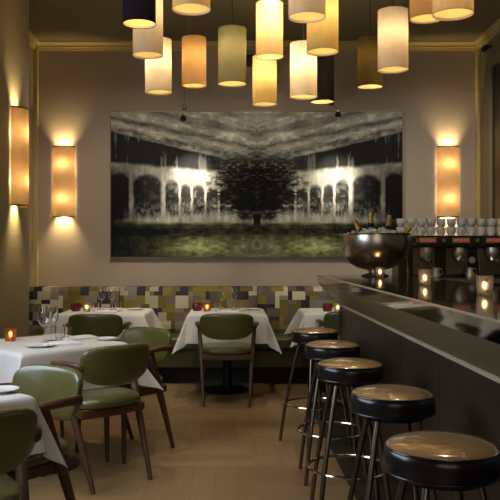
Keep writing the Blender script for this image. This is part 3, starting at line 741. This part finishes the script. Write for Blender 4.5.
# middle left table
candle(at(10.5, 341), 'lit tea light in amber glass on the middle left table', M['amber'], 0.036, 0.075, 0.35)
x_, y_, z_ = at(44.5, 343); wineglass((x_, y_, z_), 'left wine glass of the pair on the middle left table', 0.225, 0.046)
wineglass(at(51.5, 340.5), 'right wine glass of the pair on the middle left table', 0.215, 0.044)
tumbler(at(60, 339), 'water tumbler right of the wine glasses on the middle left table')
tumbler(at(66.5, 337.5), 'shorter water tumbler behind the first on the middle left table', 0.032, 0.07)
plate(at(40, 346.8), 'side plate at the near corner of the middle left table', 0.085)
plate(at(106, 340), 'side plate at the right corner of the middle left table', 0.07)
napkin(at(62, 345), 0.5, 'folded napkin by the plate on the middle left table', 0.22, 0.07)
napkin(at(80, 339), 0.9, 'folded napkin right of the tumblers on the middle left table', 0.2, 0.1)
plate(at(1, 392), 'side plate on the near left table at the picture edge', 0.07)

# ------------------------------------------------------------------ the bar
bar = thing('bar_counter', 'long dark bar counter with polished stone top and slanted brass fascia', 'bar', (0.74, 6.62, 0))
YN, YF = 0.35, 6.62; BTX = 1.52
def lx(p): return (p[0]-0.74, p[1]-6.62, p[2])
def prism(poly, y0, y1, taper=None):
    """poly of (x,z); runs along y"""
    bm = bmesh.new(); a = [bm.verts.new(lx((x, y0, z))) for x, z in poly]; b = [bm.verts.new(lx((x, y1, z))) for x, z in poly]
    k = len(poly)
    for i in range(k): bm.faces.new((a[i], a[(i+1) % k], b[(i+1) % k], b[i]))
    bm.faces.new(a); bm.faces.new(b[::-1]); return bm
# lip (0.74,1.11) -> glossy bevel -> (0.815,1.018) -> fascia -> (0.93,0.858)
obj('bar_top', prism([(0.752, 1.11), (BTX, 1.11), (BTX, 1.075), (0.785, 1.075)], YN, YF), M['stone'], bar, False)
obj('edge_strip', prism([(0.738, 1.1115), (0.752, 1.1115), (0.756, 1.104), (0.742, 1.104)], YN, YF), M['strip'], bar, False)
obj('bevelled_edge', prism([(0.742, 1.104), (0.765, 1.104), (0.77, 1.046), (0.744, 1.046)], YN, YF), M['edgeglass'], bar, False)
obj('fascia', prism([(0.746, 1.046), (0.79, 1.06), (0.96, 0.885), (0.932, 0.862)], YN, YF), M['fascia'], bar, False)
obj('metal_trim', prism([(0.918, 0.868), (0.945, 0.872), (0.945, 0.852), (0.918, 0.852)], YN, YF), M['strip'], bar, False)
obj('carcass', prism([(0.96, 0.06), (0.96, 0.85), (0.99, 1.072), (BTX-0.06, 1.072), (BTX-0.06, 0.06)], YN+0.02, YF-0.02), M['dark'], bar, False)
yp = YF; k = 0
while yp > YN+0.1:
    y2 = max(YN, yp-0.80)
    obj('front_panel', prism([(0.935, 0.10), (0.935, 0.851), (0.959, 0.851), (0.959, 0.10)], y2+0.003, yp-0.003), M['panel'], bar, False)
    yp = y2
obj('end_panel', prism([(0.945, 0.10), (0.945, 0.851), (0.99, 1.0), (0.99, 1.073), (BTX-0.06, 1.073), (BTX-0.06, 0.10)], YF-0.0195, YF), M['fascia'], bar, False)
obj('plinth', prism([(0.97, 0.0), (0.97, 0.10), (BTX-0.08, 0.10), (BTX-0.08, 0.0)], YN, YF-0.03), M['black'], bar, False)
struct('trim_6', bx(0.655, 0.682, YN-3, YF, 0.0, 0.012), M['dark'])
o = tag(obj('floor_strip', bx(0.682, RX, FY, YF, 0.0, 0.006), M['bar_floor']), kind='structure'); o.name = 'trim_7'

# bar candles
candle((1.155, 5.93, 1.11), 'lit bar candle in frosted glass in front of the silver bowl', M['frost'], 0.034, 0.082, 0.5, 'frosted glass bar candles')
candle((1.155, 4.55, 1.11), 'lit bar candle in frosted glass, middle one on the bar', M['frost'], 0.038, 0.092, 0.5, 'frosted glass bar candles')
candle((1.15, 3.46, 1.11), 'lit bar candle in frosted glass nearest the right edge', M['frost'], 0.038, 0.088, 0.5, 'frosted glass bar candles')
# champagne bowl
BWL = (1.18, 6.28, 1.1105)
bw = thing('champagne_bowl', 'large footed silver champagne bowl on the bar filled with ice', 'bowl', BWL)
prof = [(0.085, 0.052), (0.14, 0.068), (0.20, 0.105), (0.243, 0.160), (0.268, 0.225), (0.275, 0.285), (0.272, 0.325), (0.280, 0.332), (0.281, 0.338), (0.270, 0.338), (0.264, 0.30), (0.262, 0.23), (0.235, 0.165), (0.19, 0.112), (0.12, 0.076), (0, 0.066)]
obj('bowl', lathe([(0, 0.050)]+prof, 56), M['bowlmetal'], bw)
obj('foot', lathe([(0, 0), (0.105, 0), (0.108, 0.006), (0.095, 0.014), (0.055, 0.022), (0.045, 0.034), (0.06, 0.046), (0.09, 0.056), (0, 0.056)], 40), M['bowlmetal'], bw)
rg = obj('ring_handle', torus(0.03, 0.004, 0, 28, 8), M['bowlmetal'], bw); rg.rotation_euler = (PI/2, 0, 0.2); rg.location = (0.295, -0.03, 0.285)
# ice: many rough cubes, uncountable
bm = bmesh.new(); rr = random.Random(4)
for i in range(150):
    a, r = rr.uniform(0, 2*PI), 0.235*math.sqrt(rr.random()); s = rr.uniform(0.012, 0.022)
    z = 0.312+0.045*(1-(r/0.24)**2)*rr.uniform(0.3, 1.3)
    q = Matrix.Translation((r*math.cos(a), r*math.sin(a), z)) @ Matrix.Rotation(rr.uniform(0, 3), 4, Vector((rr.random(), rr.random(), rr.random()+0.1)).normalized()) @ Matrix.Scale(rr.uniform(1, 1.7), 4, Vector((0, 0, 1)))
    vs_ = box(bm, -s, s, -s*0.8, s*0.8, -s*0.9, s*0.9)
    for v_ in vs_: v_.co = q @ v_.co
ice = obj('ice_cubes', bm, surf('ice', srgb(186, 188, 186), 0.1, 0, 0.6, nscale=40, namp=0.3), None, False, 0.003)
ice.location = BWL; ice.scale = (1.06, 1.06, 1.03); bw.scale = (1.06, 1.06, 1.03); tag(ice, 'heap of clear ice cubes in the silver champagne bowl', 'ice', kind='stuff')
def bottle(base, tilt, az, foil, label, L=0.30):
    t = thing('champagne_bottle', label, 'bottle', base, 0, 'champagne bottles in the silver bowl')
    t.rotation_euler = (0, tilt, az)
    obj('bottle_body', lathe([(0, 0), (0.036, 0), (0.041, 0.006), (0.042, 0.15), (0.038, 0.18), (0.022, 0.225), (0.0155, 0.26), (0.0145, L-0.012), (0.0165, L-0.01), (0.0165, L), (0, L)], 24), M['bottleglass'], t)
    obj('foil', lathe([(0.0235, 0.222), (0.0172, 0.26), (0.0160, L-0.014), (0.0185, L-0.012), (0.0185, L+0.002), (0.012, L+0.012), (0, L+0.014)], 20), foil, t)
cx, cy, cz = BWL
bottle((cx-0.085, cy-0.05, cz+0.20), -0.85, 0.05, M['bottleglass'], 'dark bottle leaning out over the left rim of the silver bowl')
bottle((cx-0.06, cy-0.09, cz+0.18), -0.42, 0.05, M['greyfoil'], 'gold foil bottle neck leaning left in the silver bowl')
bottle((cx-0.03, cy+0.02, cz+0.215), 0.0, 0.3, M['greyfoil'], 'upright bottle standing tallest in the silver bowl')
bottle((cx+0.10, cy+0.06, cz+0.195), 0.12, 0.3, M['greyfoil'], 'dark bottle right of the ice heap in the silver bowl')
bottle((cx+0.07, cy-0.08, cz+0.165), 0.72, -0.1, M['greyfoil'], 'gold foil bottle leaning over the right rim of the silver bowl')

# ------------------------------------------------------------------ back counter, espresso machine, cups
bc = thing('back_counter', 'dark back counter behind the bar carrying the espresso machine', 'counter', (2.0, 7.05, 0))
obj('counter_body', bx(-0.48, 0.64, -0.36, 0.35, 0.0, 0.935), M['panel'], bc, False, 0.004)
obj('counter_top', bx(-0.50, 0.655, -0.39, 0.38, 0.935, 0.975), M['stone'], bc, False, 0.003)
em = thing('espresso_machine', 'wide dark three-group espresso machine with red lettered plates', 'espresso machine', (2.05, 6.99, 0.9755))
E = M['espresso']
obj('machine_body', bx(-0.53, 0.56, -0.05, 0.24, 0.06, 0.44), E, em, False, 0.012)
obj('machine_hood', bx(-0.57, 0.59, -0.19, 0.24, 0.375, 0.475), E, em, False, 0.012)
bm = bmesh.new(); box(bm, -0.575, 0.595, -0.195, 0.245, 0.475, 0.481)
rail = obj('cup_tray', bm, M['chrome'], em, False, 0.002)
obj('drip_tray', bx(-0.52, 0.57, -0.24, -0.02, 0.05, 0.10), M['chrome'], em, False, 0.006)
bm = bmesh.new()
for i in range(34): box(bm, -0.50+i*0.032, -0.486+i*0.032, -0.23, -0.06, 0.1002, 0.104)
obj('drip_grid', bm, M['steel'], em, False)
obj('foot_rail', bx(-0.50, 0.55, -0.2, 0.2, 0, 0.05), M['black'], em, False, 0.004)
for gi, gx_ in enumerate((-0.30, 0.0, 0.30)):
    g_ = obj('group_head', lathe([(0, 0.375), (0.052, 0.375), (0.055, 0.345), (0.05, 0.30), (0.036, 0.285), (0, 0.285)], 28, cx=gx_, cy=-0.13), M['satin'], em)
    bm = lathe([(0, 0.284), (0.034, 0.284), (0.036, 0.262), (0.02, 0.245), (0, 0.245)], 24, cx=gx_, cy=-0.13)
    obj('splash_plate', bx(gx_-0.10, gx_+0.10, -0.062, -0.05, 0.13, 0.37), M['brushed'], em, False, 0.004)
    sweep([(gx_, -0.16, 0.268), (gx_, -0.24, 0.262), (gx_, -0.30, 0.25)], [0.008, 0.012, 0.011], None, (0, 0, 1), 10, bm)
    obj('portafilter', bm, M['chrome'], g_)
    p_ = obj('key_plate', bx(gx_-0.08, gx_+0.08, -0.201, -0.19, 0.41, 0.462), M['marks'], em, False, 0.004)
    bm = bmesh.new(); rk = random.Random(gi)
    for i in range(9):
        xx = gx_-0.068+i*0.0155; hh_ = 0.024
        box(bm, xx, xx+0.004, -0.2035, -0.2005, 0.424, 0.424+hh_)
        if i % 3 != 2: box(bm, xx, xx+0.011, -0.2035, -0.2005, 0.424+hh_-0.004, 0.424+hh_)
        if i % 2 == 0: box(bm, xx, xx+0.010, -0.2035, -0.2005, 0.433, 0.437)
    obj('lit_keys', bm, M['redled'], p_, False)
for kx in (-0.16, 0.14, 0.44):
    o = obj('steam_knob', lathe([(0, 0), (0.022, 0), (0.024, 0.012), (0.018, 0.03), (0, 0.032)], 18), M['chrome'], em); o.rotation_euler = (PI/2, 0, 0); o.location = (kx, -0.19, 0.435)
for kx in (-0.49, 0.15, 0.50):
    obj('steam_wand', tube([(kx, -0.17, 0.375), (kx, -0.20, 0.30), (kx+0.01, -0.22, 0.14)], 0.005, 8), M['chrome'], em)
obj('pressure_gauge', lathe([(0, 0), (0.03, 0), (0.03, 0.012), (0, 0.014)], 22), M['china'], em)
g_ = [o for o in em.children if o.name.startswith('pressure_gauge')][0]; g_.rotation_euler = (PI/2, 0, 0); g_.location = (0.14, -0.05, 0.26)
# cups on top
def cup_mesh():
    bm = lathe([(0, 0), (0.024, 0), (0.027, 0.003), (0.038, 0.03), (0.041, 0.068), (0.0385, 0.068), (0.036, 0.03), (0.022, 0.006), (0, 0.006)], 26)
    sweep([(0.036, 0, 0.054), (0.056, 0, 0.054), (0.060, 0, 0.036), (0.050, 0, 0.02), (0.034, 0, 0.018)], [0.004]*5, None, (0, 1, 0), 8, bm, 2)
    for v_ in bm.verts: v_.co = v_.co*Vector((1.05, 1.05, 1.12))[0] if False else Vector((v_.co.x*1.04, v_.co.y*1.04, v_.co.z*1.12))
    return bm
cup0 = None
ords = ['first', 'second', 'third', 'fourth', 'fifth', 'sixth', 'seventh', 'eighth', 'ninth', 'tenth', 'eleventh', 'twelfth', 'thirteenth', 'fourteenth']
rc = random.Random(12)
NC = 13
for row in (0, 1):
    for i in range(NC):
        lab = 'white espresso cup, %s from the left in the %s row on the machine' % (ords[i], ('lower', 'upper')[row])
        x = 2.05-0.525+i*0.0905; y = 6.86; z = 0.9755+0.4812+row*0.0765
        if cup0 is None:
            cup0 = obj('espresso_cup', cup_mesh(), surf('cup_glaze', srgb(186, 180, 170), 0.25, nscale=20, namp=0.2)); c = cup0
        else:
            c = cup0.copy(); COL.objects.link(c)
        c.location = (x+(0 if row == 0 else 0.002), y, z); c.rotation_euler = (0, 0, -PI/2+rc.uniform(-0.35, 0.35))
        tag(c, lab, 'cup', 'white espresso cups stacked on the machine')
for i, (x, lb) in enumerate([(1.83, 'left of the two steel milk pitchers on the espresso machine tray'), (2.14, 'right of the two steel milk pitchers on the espresso machine tray')]):
    mp = thing('milk_pitcher', lb, 'pitcher', (x, 6.83, 0.9755+0.1045), 0, 'steel milk pitchers')
    obj('body', lathe([(0, 0), (0.036, 0), (0.038, 0.01), (0.036, 0.04), (0.028, 0.075), (0.031, 0.09), (0.0295, 0.09), (0.027, 0.075), (0.035, 0.04), (0, 0.006)], 26), M['satin'], mp)
    obj('handle', tube([(0.030, 0, 0.078), (0.056, 0, 0.078), (0.058, 0, 0.03), (0.036, 0, 0.02)], 0.004, 8), M['satin'], mp)
# glass tumblers behind the bowl on the counter side
sp = thing('wall_speaker', 'small black box speaker high on the back wall behind pendant lamps', 'speaker', (0.26, BW-0.07, 3.36))
obj('cabinet', bx(-0.11, 0.11, -0.06, 0.07, -0.05, 0.05), M['black'], sp, False, 0.008)
obj('speaker_grille', bx(-0.10, 0.10, -0.066, -0.0605, -0.042, 0.042), M['cord'], sp, False)
cm = thing('ceiling_camera', 'small dark dome camera in the top right corner', 'camera', (RX-0.07, 7.80, 3.40))
cm.scale = (0.7, 0.7, 0.7)
obj('housing', lathe([(0, -0.055), (0.03, -0.045), (0.045, -0.015), (0.048, 0.01), (0.02, 0.03), (0, 0.03)], 24), M['black'], cm)
obj('bracket', bx(-0.015, 0.10, -0.015, 0.015, 0.0, 0.045), M['black'], cm, False)

# ------------------------------------------------------------------ bar stools
def make_stool():
    t = thing('bar_stool', 'x', 'bar stool', (0, 0, 0), 0, 'round bar stools in a row along the bar')
    st = obj('seat_cushion', lathe([(0, 0.690), (0.148, 0.690), (0.157, 0.696), (0.160, 0.715), (0.160, 0.745), (0.1575, 0.758), (0.150, 0.766), (0.146, 0.767)], 56), M['seatband'], t)
    obj('seat_top', lathe([(0.1545, 0.7635), (0.150, 0.7695), (0.135, 0.776), (0.10, 0.784), (0.05, 0.789), (0, 0.7905)], 56), M['seattop'], st)
    obj('piping', torus(0.1555, 0.0035, 0.7635, 56, 8), M['seatband'], st)
    obj('piping', torus(0.1585, 0.003, 0.700, 56, 8), M['seatband'], st)
    obj('seat_plate', lathe([(0, 0.676), (0.12, 0.676), (0.12, 0.690), (0, 0.690)], 36), M['iron'], t)
    for k in range(4):
        a = PI/4+k*PI/2; c, s = math.cos(a), math.sin(a)
        P = smooth_path([(0.105*c, 0.105*s, 0.682), (0.15*c, 0.15*s, 0.50), (0.200*c, 0.200*s, 0.275), (0.226*c, 0.226*s, 0.12), (0.243*c, 0.243*s, 0.0)], 4)
        obj('leg', tube(P, 0.0115, 10), M['steel'], t)
    obj('foot_ring', torus(0.2, 0.0075, 0.272, 64, 8), M['chrome'], t)
    return t
st0 = make_stool()
labs = ['round bar stool nearest to us at the bottom right, seat largest in view', 'round bar stool second nearest to us along the bar',
        'round bar stool in the middle of the row of five', 'round bar stool second from the far end of the bar', 'round bar stool farthest from us at the end of the bar']
for i, (x, y, r) in enumerate([(0.583, 2.11, 0.12), (0.612, 2.90, 0.05), (0.568, 3.66, 0.0), (0.584, 4.42, 0.0), (0.566, 5.20, 0.5)]):
    if i == 0: st0.location = (x, y, 0.006*0); st0.rotation_euler = (0, 0, r); st0['label'] = labs[0]; o = st0
    else: o = dup(st0, (x, y, 0), r, labs[i])
